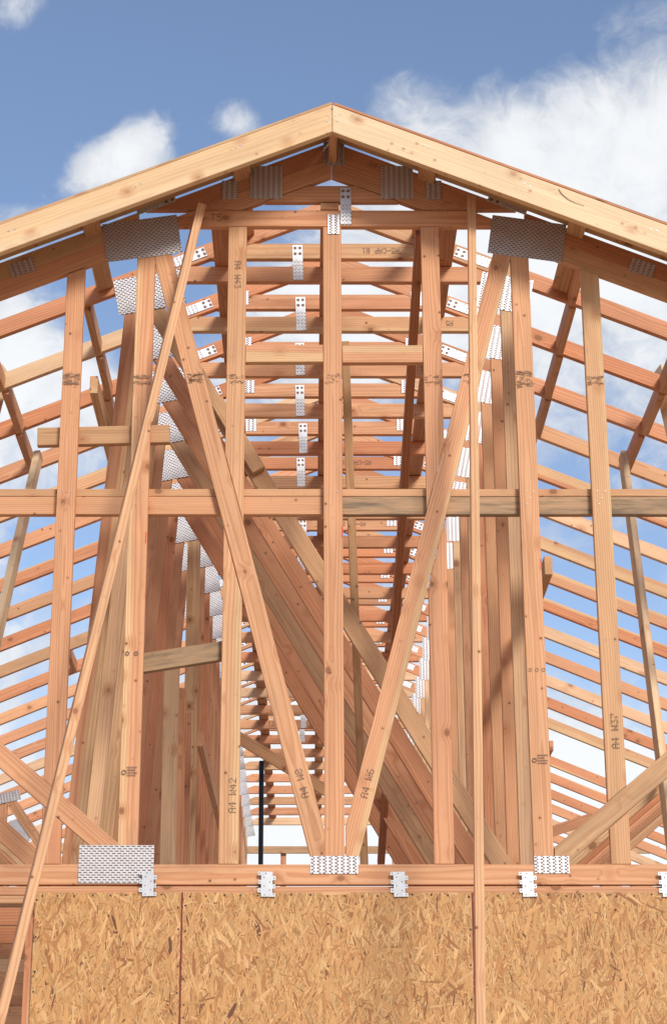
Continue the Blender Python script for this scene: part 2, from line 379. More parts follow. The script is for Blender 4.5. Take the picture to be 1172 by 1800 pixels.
# ------------------------------------------------------------------ measured levels (metres above the eye)
XC, SL = 0.11, 5 / 12                        # ridge line, 5:12 roof
S = 0.6096                                   # truss spacing
ZR = 5.187                                   # roof plane at the ridge
BC0, BC1 = 1.444, 1.533                      # bottom chord
TZ0, TZ1 = 4.691, 4.780                      # flat top chord of the base trusses
CZ0, CZ1 = 4.828, 4.917                      # bottom chord of the cap trusses
CO, SI = 12 / 13, 5 / 13
EXT = 8.55                                   # half span of the chords
def slope_clip(z0, side, up=False):          # keep what is under (or over) the roof-parallel line z0 at the ridge
    n = Vector((side * SI, 0, CO)); return ((XC, 0, z0), n if not up else -n)
def zcut(z, up): return ((0, 0, z), (0, 0, -1 if up else 1))
def xcut(x, right): return ((x, 0, 0), (-1 if right else 1, 0, 0))
def slope_board(name, ztop, w, side, d0, d1, Y, parent, clips=(), **kw):
    """board along the slope whose top edge lies on the roof-parallel line ztop; from d0 to d1 horizontally off the ridge"""
    def pt(dd): return (XC + side * (dd - w / 2 * SI), ztop - SL * dd - w / 2 * CO)
    e = 0.04
    return xz(name, pt(d0 - e), pt(d1 + e), Y, parent, w=w, clips=[xcut(XC + side * d0, side > 0), xcut(XC + side * d1, side < 0)] + list(clips), **kw)

# ------------------------------------------------------------------ ground
bm = bmesh.new(); bmesh.ops.create_grid(bm, x_segments=8, y_segments=8, size=2000)
me = bpy.data.meshes.new('ground'); bm.to_mesh(me); bm.free()
gr = link('ground', me, Matrix(), None, GROUND); gr['kind'] = 'structure'
SLAB = flat_material('concrete_slab', (0.52, 0.48, 0.42), 0.85, 0.12, 3.0)
sb = link('floor_slab', slab_mesh('floor_slab', [(-8.6, -0.06), (8.8, -0.06), (8.8, 0.012), (-8.6, 0.012)], 16.4, 0.004), Matrix.Translation((0, 8.1, 0)), None, SLAB); sb['kind'] = 'structure'  # unseen floor, added to bounce light up into the trusses

# ------------------------------------------------------------------ sheathed wall under the gable truss
wall = thing('gable_wall', 'strand board wall with red panel edges under the gable truss', 'wall', (1.0, 0.06, -EYE))
WZ = -EYE + 0.02
board('top_plate', (-4.6, 0.045, 1.418), (4.6, 0.045, 1.418), 0.038, 0.089, (0, 0, 1), wall, hue=0.75)
board('top_plate', (-4.6, 0.047, 1.3805), (4.6, 0.047, 1.3805), 0.034, 0.089, (0, 0, 1), wall, hue=0.3)
board('bottom_plate', (-1.2, 0.045, WZ), (4.4, 0.045, WZ), 0.038, 0.089, (0, 0, 1), wall, hue=0.6)
for i, x in enumerate((-1.216, -0.80, -0.39, 0.02, 0.70, 1.1, 1.5, 1.98, 2.6, 3.2)):
    board('stud', (x, 0.045, -EYE + 0.04), (x, 0.045, 1.362), 0.038, 0.089, (1, 0, 0), wall, hue=1.15 if i == 0 else None)
def panel(x0, x1, zt, nail_seed):
    zb = zt - 2.44; w, h = x1 - x0, zt - zb; rnd = random.Random(nail_seed)
    M = Matrix.Translation((x0, -0.007, zb + EYE))
    me = slab_mesh('wall_panel', [(0.0016, 0), (w - 0.0016, 0), (w - 0.0016, h - 0.002), (0.0016, h - 0.002)], 0.0095, 0.0006)
    p = link('wall_panel', me, M, wall, OSBCORE); me.materials.append(RED)
    for f in me.polygons:
        if abs(f.normal.y) < 0.5: f.material_index = 1
    # strands pressed into the face
    V, F, CC, UV = [], [], [], []
    N = int(w * h * 9000)
    for i in range(N):
        u0, v0 = rnd.uniform(0, w), h - rnd.random() ** 1.0 * h
        big_ = rnd.random() < 0.12
        L = rnd.uniform(0.028, 0.070) if big_ else rnd.uniform(0.008, 0.040); B = rnd.uniform(0.004, 0.011) if big_ else rnd.uniform(0.0009, 0.0045)
        a = rnd.gauss(math.pi / 2, 0.42) if rnd.random() < 0.78 else rnd.uniform(0, math.pi)
        ca, sa = math.cos(a), math.sin(a)
        dep = -0.0055 - (i / N) * 0.0016; tx, tz = rnd.uniform(-.006, .006), rnd.uniform(-.03, .03)
        sh = [(-L, -B * rnd.uniform(.1, .9)), (-L * .5, -B * rnd.uniform(.8, 1.1)), (L * rnd.uniform(.3, .8), -B * rnd.uniform(.7, 1.1)), (L, B * rnd.uniform(-.7, .1)), (L * rnd.uniform(.6, .95), B * rnd.uniform(.4, 1)), (-L * rnd.uniform(.1, .6), B * rnd.uniform(.7, 1.1)), (-L * rnd.uniform(.8, .97), B * rnd.uniform(.3, .8))]
        k = len(V); q = rnd.random()
        if q < 0.055 or (big_ and q < 0.07): c = [.35, .145, .055]
        elif q < 0.075: c = [.17, .075, .04]
        elif q < 0.26: c = [.44, .205, .074]
        elif q < 0.75: c = [.575, .305, .12]
        else: c = [.65, .39, .175]
        j = rnd.uniform(.86, 1.1); c = [x * j for x in c]; ox = rnd.uniform(0, 50)
        for s, b_ in sh:
            uu, vv = min(max(u0 + s * ca - b_ * sa, 0.0018), w - 0.0018), min(max(v0 + s * sa + b_ * ca, 0.0), h - 0.0025)
            V.append((uu, dep + s * tx + b_ * tz, vv)); UV.append((s + ox, b_ + ox, 0)); CC.append((*c, 1))
        F.append(tuple(range(k, k + 7)))
    sm = bpy.data.meshes.new('strands'); sm.from_pydata(V, [], F)
    at = sm.attributes.new('tone', 'FLOAT_COLOR', 'POINT'); at.data.foreach_set('color', [x for c in CC for x in c])
    ug = sm.attributes.new('grain', 'FLOAT_VECTOR', 'POINT'); ug.data.foreach_set('vector', [x for c in UV for x in c]); sm.update()
    so_ = link('strands', sm, M, p, STRANDS); so_['kind'] = 'stuff'
    pts = [(u + rnd.gauss(0, .004), h - 0.016 + rnd.gauss(0, .004)) for u in [0.03 + 0.075 * i for i in range(int(w / 0.075))]]
    for sx in (0.012, w - 0.012):
        pts += [(sx + rnd.gauss(0, .003), h - 0.05 - 0.13 * i + rnd.gauss(0, .02)) for i in range(18)]
    pts += [(w * 0.5 + rnd.gauss(0, .006), h - 0.1 - 0.28 * i + rnd.gauss(0, .04)) for i in range(8)]
    quads_object('nail_holes', disc_quads(pts, 0.0042), x0, zb, -0.0155, 0, p, HOLEM)['kind'] = 'stuff'
    return p
for k, (a, b) in enumerate(((-1.200, -0.559), (-0.554, 0.708), (0.713, 1.978), (1.983, 3.24))):
    panel(a, b, 1.411, 31 + k)
for xs in (-0.5565, 0.7105): board('red_seam', (xs, -.008, -1.0), (xs, -.008, 1.409), .0066, .0085, (1, 0, 0), wall, ease=0, mat=RED)

# ------------------------------------------------------------------ front gable truss
YF = 0.0
gt = thing('gable_truss', 'front gable truss with tall posts and crossing diagonals above the strand board wall', 'truss', (XC, 0.019, BC0))
PX = dict(p1=-1.143, p2=-0.804, p3=-0.355, p4=0.112, p5=0.593, p6=1.032, p7=1.370)
xz('bottom_chord', (-EXT, (BC0 + BC1) / 2), (EXT, (BC0 + BC1) / 2), YF, gt, hue=0.62)
ZL0 = 4.970                                   # underside of the doubled chord at the ridge line
for s in (-1, 1):
    slope_board('top_chord', ZL0 + 0.0985, 0.0905, s, 0.955, EXT, YF, gt, hue=0.85 if s < 0 else 0.35, brt=0.95)
    slope_board('upper_chord', ZL0 + 0.0985 * 2, 0.0905, s, 0.955, EXT, YF, gt, hue=1.25, brt=0.85)
T5 = xz('flat_chord', (XC - 1.0, (TZ0 + TZ1) / 2), (XC + 1.0, (TZ0 + TZ1) / 2), YF, gt, clips=[slope_clip(ZL0 + 0.095, -1), slope_clip(ZL0 + 0.095, 1)], hue=0.8)
# diagonals of the big V
c3, e3 = (-0.365, 3.157), (-0.012, 1.829); dv3 = Vector((0.251, 0, -0.968)); n3 = Vector((0.968, 0, 0.251))
c6, e6 = (0.589, 3.163), (0.241, 1.829); dv6 = Vector((-0.2525, 0, -0.9676)); n6 = Vector((0.9676, 0, -0.2525))
def along(c, dv, t): return (c[0] + dv.x * t, c[1] + dv.z * t)
W3 = xz('web', along(c3, dv3, -1.60), along(c3, dv3, 1.75), YF, gt, clips=[zcut(BC1 + .002, True), xcut(PX['p4'] - .0465, False), xcut(PX['p2'] + .0465, True), zcut(4.62, False)], hue=0.5, w=0.090)
W6 = xz('web', along(c6, dv6, -1.60), along(c6, dv6, 1.75), YF, gt, clips=[zcut(BC1 + .002, True), xcut(PX['p4'] + .0475, True), xcut(PX['p6'] - .0465, False), zcut(4.62, False)], hue=0.72, w=0.090)
# outer low diagonals
LD = ((-3.45, 3.755), (-0.80, 1.530)); RD = ((3.75, 3.766), (1.00, 1.483))
nL = Vector((LD[1][1] - LD[0][1], 0, -(LD[1][0] - LD[0][0]))).normalized() * -1
nR = Vector((-(RD[1][1] - RD[0][1]), 0, RD[1][0] - RD[0][0])).normalized() * -1
WL = xz('web', *LD, YF, gt, clips=[zcut(BC1 + .002, True), slope_clip(ZL0 - .003, -1)], hue=0.7)
WR = xz('web', *RD, YF, gt, clips=[zcut(BC1 + .002, True), slope_clip(ZL0 - .003, 1), xcut(PX['p6'] + .047, True)], hue=0.1, wth=0.38)
def off(c, n, dd): return (c[0] + n.x * dd, 0, c[1] + n.z * dd)
posts = {}
for k, lo_side in (('p1', -1), ('p7', 1)):
    D_, n_ = (LD, nL) if lo_side < 0 else (RD, nR)
    posts[k] = xz('post', (PX[k], 1.5), (PX[k], 5.0), YF, gt, clips=[slope_clip(ZL0 - .003, lo_side), (off(D_[0], n_, .0465), -n_)], hue=0.72 if k == 'p1' else 0.12, w=0.0875)
    xz('post', (PX[k], 1.5), (PX[k], 5.0), YF, gt, clips=[zcut(BC1 + .002, True), (off(D_[0], n_, -.0465), n_)], hue=1.0 if k == 'p1' else 0.2, w=0.0875)
posts['p2'] = xz('post', (PX['p2'], BC1 + .002), (PX['p2'], 4.62), YF, gt, hue=0.72, w=0.0885)
posts['p6'] = xz('post', (PX['p6'], BC1 + .002), (PX['p6'], 4.62), YF, gt, hue=0.52, w=0.0885)
posts['p4'] = xz('post', (PX['p4'], BC1 + .002), (PX['p4'], TZ0 - .002), YF, gt, hue=0.66)
posts['p3'] = xz('post', (PX['p3'], BC1 + .002), (PX['p3'], TZ0 - .002), YF, gt, clips=[(off(c3, n3, .0475), -n3)], hue=0.35)
posts['p3b'] = xz('post', (PX['p3'], BC1 + .002), (PX['p3'], TZ0 - .002), YF, gt, clips=[(off(c3, n3, -.0475), n3)], hue=0.35)
posts['p5'] = xz('post', (PX['p5'], BC1 + .002), (PX['p5'], TZ0 - .002), YF, gt, clips=[(off(c6, n6, -.0475), n6)], hue=0.72)
posts['p5b'] = xz('post', (PX['p5'], BC1 + .002), (PX['p5'], TZ0 - .002), YF, gt, clips=[(off(c6, n6, .0475), -n6)], hue=0.85)
xz('blocking', (PX['p3'] + .046, 4.002), (PX['p4'] - .046, 4.002), YF + .004, gt, hue=0.8, w=0.091)
xz('blocking', (PX['p4'] + .046, 4.002), (PX['p5'] - .046, 4.002), YF + .004, gt, hue=0.78, w=0.091)
# connector plates
plate('connector_plate', -0.826, 4.622, YF, 0.372, 0.212, R(8.5), gt, PLATE_DASH)
plate('connector_plate', 1.072, 4.620, YF, 0.368, 0.212, R(-8.5), gt, PLATE_DASH)
plate('connector_plate', -0.850, 1.534, YF, 0.331, 0.168, 0, gt, PLATE_DASH)
plate('connector_plate', 0.108, 1.531, YF, 0.212, 0.079, 0, gt, PLATE_COLS)
plate('connector_plate', 1.065, 1.532, YF, 0.154, 0.077, 0, gt, PLATE_COLS)
plate('connector_plate', 0.119, 4.700, YF, 0.058, 0.108, 0, gt, PLATE_COLS)
for s in (-1, 1):
    plate('connector_plate', XC + s * 1.52, 4.461, YF, 0.122, 0.074, -s * R(21), gt, PLATE_COLS)
lettering('A4 T5', -0.50, 4.737, YF - .0035, 0, T5, 0.042)
lettering('A4 W42', PX['p3'] + .012, 1.845, YF - .0035, R(90), posts['p3b'], 0.034, .92)
lettering('A4 W43', PX['p3'] + .004, 4.42, YF - .0035, R(-90), posts['p3'], 0.032, .92)
lettering('A4 W8', -0.036, 1.90, YF - .0035, R(104.5), W3, 0.034, .95)
lettering('A4 W6', 0.259, 1.90, YF - .0035, R(75.5), W6, 0.034, .95)
lettering('A4 W37', PX['p7'] + .004, 2.14, YF - .0035, R(90), posts['p7'], 0.034, .95)
for k in ('p1', 'p2', 'p3', 'p4', 'p5', 'p6', 'p7'):
    strap_stain(PX[k], 3.862 + random.uniform(-.006, .006), YF - .0033, posts[k], n={'p1': 120, 'p6': 150, 'p2': 75, 'p7': 60, 'p4': 22}.get(k, 38), h={'p6': .075, 'p1': .055}.get(k, .045))
strap_stain(-0.548, 3.872, YF - .0033, W3, w=0.082, n=85)
strap_stain(0.772, 3.868, YF - .0033, W6, w=0.07, n=40)
quads_object('ink_rings', ring_quads(-.024, 0, .006, .010) + ring_quads(.017, 0, .006, .010), PX['p2'] - .004, 2.497, YF - .0035, 0, posts['p2'], INK)
quads_object('ink_rings', ring_quads(-.03, 0, .006, .0085) + ring_quads(0, 0, .006, .0085) + ring_quads(.03, 0, .006, .0085), PX['p6'] + .002, 2.42, YF - .0033, 0, posts['p6'], GREY_INK)
grade_stamp(PX['p2'], 1.945, YF - .0035, posts['p2']); grade_stamp(PX['p6'], 2.0, YF - .0035, posts['p6'])
for k, z, xo in (('p4', 3.09, .041), ('p6', 2.93, .041), ('p2', 3.06, .041)):
    quads_object('paint_mark', [[(-.002, -.03), (.003, -.025), (.0035, .02), (-.001, .028)]], PX[k] + xo, z, YF - .0035, 0, posts[k], REDMARK)
def nails(parent, X, Z, pts, Y=YF - .0035, r=0.0032): quads_object('nail_heads', disc_quads(pts, r), X, Z, Y, 0, parent, NAILM)['kind'] = 'stuff'
for k in ('p1', 'p2', 'p4', 'p6', 'p7'): nails(posts[k], PX[k], 3.285, [(-.018, .005), (.02, .004), (.002, -.03), (-.012, -.06)], r=.0028)

# ------------------------------------------------------------------ cap truss over the gable truss
fc = thing('cap_truss', 'small front cap truss tucked under the ridge of the bargeboards', 'truss', (XC, 0.019, CZ0), 'cap trusses along the ridge')
xz('bottom_chord', (XC - .93, (CZ0 + CZ1) / 2), (XC + .93, (CZ0 + CZ1) / 2), YF, fc, clips=[slope_clip(ZL0 - .003, -1), slope_clip(ZL0 - .003, 1)], hue=0.8, brt=0.9)
for s in (-1, 1):
    cc = slope_board('top_chord', ZL0 + 0.0985, 0.0905, s, 0.0008, 0.953, YF, fc, hue=0.75, brt=0.9, clips=[zcut(TZ1 + .004, True)])
    cu = slope_board('upper_chord', ZL0 + 0.0985 * 2, 0.0905, s, 0.0008, 0.953, YF, fc, hue=1.0, brt=0.85, clips=[zcut(TZ1 + .004, True)])
    plate('connector_plate', XC + s * 0.326, 4.936, YF, 0.160, 0.185, 0, fc, PLATE_COLS)
    plate('connector_plate', XC + s * 0.506, 4.893, YF, 0.082, 0.104, 0, fc, PLATE_COLS)
    plate('strap_tie', XC + s * 0.875, 4.818, YF, 0.058, 0.205, s * R(67.4), fc, STRAP)
    if s > 0: lettering('A4-CAP T4', XC + 0.285, 5.002, YF - .0035, -R(22), cu, 0.034)
plate('connector_plate', XC + .012, 5.10, YF, 0.105, 0.135, 0, fc, PLATE_COLS)
plate('strap_tie', 0.179, 4.802, YF, 0.054, 0.206, 0, fc, STRAP)

# ------------------------------------------------------------------ repeated trusses behind
ORD = ['zeroth', 'first', 'second', 'third', 'fourth', 'fifth', 'sixth', 'seventh', 'eighth', 'ninth', 'tenth', 'eleventh', 'twelfth', 'thirteenth', 'fourteenth', 'fifteenth', 'sixteenth',
       'seventeenth', 'eighteenth', 'nineteenth', 'twentieth', 'twenty-first', 'twenty-second', 'twenty-third', 'twenty-fourth', 'twenty-fifth']
def base_truss(name, Y, kind):
    t = thing(name, 'roof truss', 'truss', (XC, Y + .019, BC0), 'roof trusses in a row behind the gable')
    xz('bottom_chord', (-EXT, (BC0 + BC1) / 2), (EXT, (BC0 + BC1) / 2), Y, t)
    fl = xz('flat_chord', (XC - 1.0, (TZ0 + TZ1) / 2), (XC + 1.0, (TZ0 + TZ1) / 2), Y, t, clips=[slope_clip(ZR - .0995, -1), slope_clip(ZR - .0995, 1)])
    for s in (-1, 1):
        slope_board('top_chord', ZR, 0.089, s, 0.958, EXT, Y, t)
        if s < 0: plate('connector_plate', -0.835, 4.63, Y, 0.355 if kind == 'cross' else 0.31, 0.205, R(11), t, PLATE_DASH)
        else: plate('connector_plate', 1.02 if kind == 'cross' else 1.03, 4.625, Y, 0.27 if kind == 'cross' else 0.155, 0.2, -R(11) if kind == 'cross' else 0, t, PLATE_COLS)
    xz('web', (1.037, BC1 + .002), (1.037, 4.70), Y, t, clips=[slope_clip(ZR - .0995, 1)], hue=.3, pale=.4)
    if kind == 'cross':
        xz('web', (-1.132, BC1 + .002), (-0.905, 4.69), Y, t, clips=[zcut(BC1 + .002, True), zcut(TZ0 - .002, False), slope_clip(ZR - .0995, -1)], hue=.9)
        xz('web', (-0.87, 4.65), (1.00, 1.485), Y, t, clips=[zcut(BC1 + .002, True), zcut(TZ0 - .002, False), xcut(.990, False)], w=0.091, hue=.2, wth=.35)
        xz('web', (-3.55, 3.63), (-1.11, 1.500), Y, t, clips=[zcut(BC1 + .002, True), slope_clip(ZR - .0995, -1)])
        xz('web', RD[0], RD[1], Y, t, clips=[zcut(BC1 + .002, True), slope_clip(ZR - .0995, 1), xcut(1.084, True)], hue=.9)
    else:
        xz('web', (-0.800, BC1 + .002), (-0.800, 4.70), Y, t, clips=[slope_clip(ZR - .0995, -1)])
    return t
def cap_truss(Y):
    t = thing('cap_truss', 'cap truss', 'truss', (XC, Y + .019, CZ0), 'cap trusses along the ridge')
    bc = xz('bottom_chord', (XC - .93, (CZ0 + CZ1) / 2), (XC + .93, (CZ0 + CZ1) / 2), Y, t, clips=[slope_clip(ZR - .0995, -1), slope_clip(ZR - .0995, 1)])
    for s in (-1, 1):
        slope_board('top_chord', ZR, 0.089, s, 0.0008, 0.955, Y, t)
        plate('connector_plate', XC + s * 0.485, 4.895, Y, 0.070, 0.085, 0, t, PLATE_COLS)
        plate('strap_tie', XC + s * 0.745, 4.832, Y, 0.055, 0.19, s * R(67.4), t, STRAP)
    st = plate('strap_tie', -0.062, 4.802, Y, 0.054, 0.206, R(1.5), t, STRAP)
    return t
NT_ = 25
tA = base_truss('roof_truss', S, 'cross'); tB = base_truss('roof_truss', 7 * S, 'open'); cA = cap_truss(S)
trusses = {1: tA, 7: tB}
for n in range(2, NT_ + 1):
    if n <= 6: trusses[n] = copy_tree(tA, (n - 1) * S)
    elif n > 7: trusses[n] = copy_tree(tB, (n - 7) * S)
caps = {1: cA}
for n in range(2, 19): caps[n] = copy_tree(cA, (n - 1) * S)
for n, t in trusses.items():
    if n == 1: t['label'] = 'roof truss directly behind the gable truss, steep diagonal running down to the right'
    elif n <= 6: t['label'] = '%s roof truss behind the gable truss, with a long steep diagonal' % ORD[n]
    elif n < NT_: t['label'] = '%s roof truss behind the gable truss, upright posts and no diagonal' % ORD[n]
    else: t['label'] = 'farthest roof truss at the far end of the row'
for n, t in caps.items():
    t['label'] = '%s cap truss behind the front one, set on the roof truss below it' % ORD[n]
    for ch in t.children:
        if n > 1 and ch.name.startswith('strap_tie') and abs(ch.matrix_basis.to_euler().y) < 0.5: ch.location.x += random.uniform(-.03, .03)

def part_of(t, nm): return [c for c in t.children if c.name.startswith(nm)][0]
def mark(t, nm, text, X, Z, n, ang=R(180), hgt=0.032): lettering(text, X, Z, n * S - .0042, ang, part_of(t, nm), hgt)
for n, X in ((1, 0.36), (6, 0.33), (8, 0.30)): mark(caps[n], 'bottom_chord', 'A5-CAP B1', X + random.uniform(-.02, .02), 4.872, n)
for n, X in ((2, 0.74), (3, 0.70)): mark(trusses[n], 'flat_chord', 'A5 T3', X, 4.737, n)
mark(trusses[17], 'flat_chord', 'A9 T3', -0.42, 4.737, 17, 0, .05); mark(trusses[20], 'flat_chord', 'A10 T2', -0.40, 4.737, 20, 0, .05)
for n in (4, 5, 6): xz('web', (-0.800, BC1 + .002), (-0.800, 3.15), n * S, trusses[n], hue=random.uniform(.3, .9), pale=.6 if n == 4 else 0)
for n in (7, 8): xz('web', (-1.132, BC1 + .002), (-0.905, 4.69), n * S, trusses[n], clips=[zcut(BC1 + .002, True), zcut(TZ0 - .002, False), slope_clip(ZR - .0995, -1)], hue=.7)

for n, (h, w) in enumerate(((.2, .3), (.95, 0), (.85, .0), (.2, .4), (1.0, .0), (1.1, 0)), 1):
    dg = max((c for c in trusses[n].children if c.name.startswith('web')), key=lambda c: c.data.vertices[0].co.x * -1 if c.data is not None and 3.4 < c.dimensions.x < 4.0 else -9)
    wood_color(dg, h, w)
for n in (15,):
    for c in list(trusses[n].children):
        if c.name.startswith('top_chord') and c.matrix_basis.translation.x > 0: bpy.data.objects.remove(c)

# far webs and plates low on the left
t14 = trusses[14]; Y14 = 14 * S
a_, b_ = (-2.693, 3.570), (-2.662, 2.980)
xz('web', a_, (a_[0], BC1), Y14 - .04, t14, hue=.8)
a_, b_ = (-2.624, 3.590), (-2.283, 3.129)
xz('web', a_, b_, Y14 - .045, t14, hue=.4)
c_ = (-2.665, 3.611); plate('connector_plate', c_[0], c_[1], Y14 - .047, .26, .09, R(12), t14, PLATE_COLS)
c_ = (-2.530, 3.319); plate('connector_plate', c_[0], c_[1], Y14 - .03, .16, .20, R(8), t14, GALV)

# ------------------------------------------------------------------ bargeboards, outlookers and ridge block
YB, BW = -0.34, 0.140
for s, lab in ((-1, 'pale new bargeboard along the left slope of the gable'), (1, 'pale new bargeboard along the right slope of the gable, with a dark split knot')):
    b = thing('bargeboard', lab, 'bargeboard', (XC + s * 4, YB + .019, ZR - .1 - SL * 4), 'bargeboards')
    slope_board('face_board', ZR - .010, BW, s, 0.001, EXT + .3, YB, b, hue=0.0, pale=1.0)
    M = Matrix.Translation((XC, YB - .0028, ZR + EYE)) @ Matrix.Rotation(s * math.atan(SL), 4, 'Y')
    pts = [(s * u, v) for u, v in ((.014, -.035), (.012, -.075), (.016, -.105), (.50, -.05), (.525, -.052), (1.02, -.06), (1.05, -.065), (1.66, -.06), (1.69, -.058))]
    me = bpy.data.meshes.new('nail_heads'); V, F = [], []
    for q in disc_quads(pts, .0038):
        k = len(V); V += [(u, 0, v) for u, v in q]; F.append(tuple(range(k, k + len(q))))
    me.from_pydata(V, [], F); link('nail_heads', me, M, b, NAILM)['kind'] = 'stuff'
    if s > 0:
        qs = []
        for i in range(14):                                  # long dark bark split
            a, c = i / 14, (i + 1) / 14; f = lambda t: (1.182 + .145 * t ** 1.3, -.026 - .045 * math.sin(min(1, t * 1.25) * 1.571) + .006 * t); w_ = .0022 * (1.4 - a)
            (x0, z0), (x1, z1) = f(a), f(c); qs.append([(x0, z0 - w_), (x1, z1 - w_), (x1, z1 + w_), (x0, z0 + w_)])
        V, F = [], []
        for q in qs:
            k = len(V); V += [(u, 0, v) for u, v in q]; F.append((k, k + 1, k + 2, k + 3))
        me = bpy.data.meshes.new('bark_split'); me.from_pydata(V, [], F); link('bark_split', me, M, b, GREY_INK)
for s, lab in ((-1, 'narrow strip of roof sheathing on top of the left bargeboard'), (1, 'narrow strip of roof sheathing on top of the right bargeboard')):
    n = Vector((s * SI, 0, CO)); a = Vector((XC, 0, ZR - .0095)) + n * .0075; e = Vector((s * CO, 0, -SI)); yc = (YB + .003 - .006) / 2
    o = board('sheathing_strip', (a.x - s * .003, yc, a.z), tuple(Vector((a.x, yc, a.z)) + e * (EXT + .3) / CO), 0.337, 0.0145, (0, 1, 0), hue=1.1, brt=.85, clips=[xcut(XC + s * (.0 if s < 0 else .008), s > 0)])
    tag(o, lab, 'sheathing', 'sheathing strips')
for X, s, lab in ((-1.078, -1, 'flat outlooker block beside the left corner plate under the bargeboard'), (1.318, 1, 'flat outlooker block beside the right corner plate under the bargeboard'),
                  (-0.345, -1, 'flat outlooker block near the ridge under the left bargeboard'), (0.591, 1, 'flat outlooker block near the ridge under the right bargeboard')):
    zt = ZR - .0115 - SL * abs(X - XC); n = Vector((s * SI, 0, CO)); c = Vector((X, 0, zt)) - n * .019
    tag(board('outlooker', (c.x, YB + .040, c.z), (c.x, S - .002, c.z), 0.086, 0.038, (CO, 0, -s * SI), hue=0.2, brt=0.95), lab, 'block', 'outlookers')
tag(board('ridge_block', (XC + .005, YB + .040, ZR - .088), (XC + .005, -.004, ZR - .088), 0.105, 0.040, (0, 0, 1), hue=0.4), 'upright block at the ridge behind the joint of the bargeboards', 'block')
# ------------------------------------------------------------------ boards running back through the roof
for X, y1, lab in ((0.099, 15.4, 'long flat board on the flat chords along the ridge'), (-0.452, 15.4, 'long flat board on the flat chords, second line on the left of the ridge'), (0.701, 8.0, 'long flat board on the flat chords, line on the right of the ridge')):
    tag(board('purlin', (X, -.006, 4.8005), (X, y1, 4.8005), 0.090, 0.0365, (1, 0, 0), hue=0.9, brt=0.85), lab, 'board', 'purlins')
def roof_z(X): return ZR - SL * abs(X - XC)
ROWS = [(-1.163, range(1, 6), 'left upper'), (1.374, range(0, 6), 'right upper'), (-1.676, range(1, 4), 'left lower'), (1.919, range(1, 4), 'right lower')]
for X, rng, nm in ROWS:
    for n in rng:
        zc = roof_z(X) - .098 + .0445 - .012; x_ = X + random.uniform(-.012, .012)
        b = board('roof_blocking', (x_, n * S + .040, zc), (x_, (n + 1) * S - .002, zc), 0.089, 0.038, (0, 0, 1), hue=random.uniform(.2, .9), brt=0.95)
        where = 'between the gable truss and the first truss' if n == 0 else 'between the %s and %s trusses' % (ORD[n], ORD[n + 1])
        tag(b, '%s row blocking %s' % (nm, where), 'block', 'roof blocking')
for (X, n, lab) in ((-1.886, 10, 'roof blocking low on the left slope behind the outer post'), (2.227, 15, 'roof blocking low on the right slope behind the right post')):
    zc = roof_z(X) - .06
    tag(board('roof_blocking', (X, n * S + .04, zc), (X, (n + 1) * S - .002, zc), .089, .038, (0, 0, 1), hue=.8), lab, 'block', 'roof blocking')
tag(board('lateral_brace', (-1.041, .052, 3.860), (-1.041, 1.75, 3.860), 0.089, 0.038, (0, 0, 1), hue=0.05, brt=0.92), 'orange brace end sticking forward above the short crosspiece between the left posts', 'brace', 'lateral braces')
tag(board('lateral_brace', (1.118, .085, 2.951), (1.112, 2.9, 2.951), 0.089, 0.038, (0, 0, 1), hue=0.1, brt=0.9), 'brace end sticking forward on the right of the tall right post', 'brace', 'lateral braces')
A = (-0.664, 2.819)
tag(board('lateral_brace', (A[0], 3.0, A[1]), (A[0] + .02, 6.4, A[1]), 0.089, 0.038, (0, 0, 1), hue=0.4), 'brace end low between the inner left posts, running back', 'brace', 'lateral braces')
# ------------------------------------------------------------------ bracing nailed behind the gable truss
YK = 0.0412
tag(board('crossbar', (-2.3, YK + .0445, 3.2985), (2.4, YK + .0445, 3.2985), 0.0885, 0.037, (0, 1, 0), hue=0.3), 'flat board lying on the long crossbar behind the gable posts', 'board')
tag(board('crossbar', (-2.3, YK + .019, 3.2335), (.1115, YK + .019, 3.2335), 0.0895, 0.038, (0, 0, 1), hue=0.6), 'pink upright crossbar board behind the left gable posts', 'board')
tag(board('crossbar', (.1135, YK + .0195, 3.2335), (2.4, YK + .0195, 3.2335), 0.0895, 0.038, (0, 0, 1), hue=0.6, wth=1.0), 'dark weathered upright crossbar board behind the right gable posts', 'board')
tag(board('short_crosspiece', (-1.299, YK + .02, 3.585), (-0.669, YK + .02, 3.601), 0.091, 0.038, (0, 0, 1), hue=0.15, brt=0.8), 'short orange crosspiece nailed behind the two left posts', 'board')  # brightness lowered: the shade on this piece is in its colour
tag(board('short_crosspiece', (-0.80, YK + .02, 2.460), (-0.365, YK + .02, 2.531), 0.089, 0.038, (0, 0, 1), hue=0.0, wth=0.9, brt=.8), 'short brown tilted crosspiece between the left inner posts', 'board')
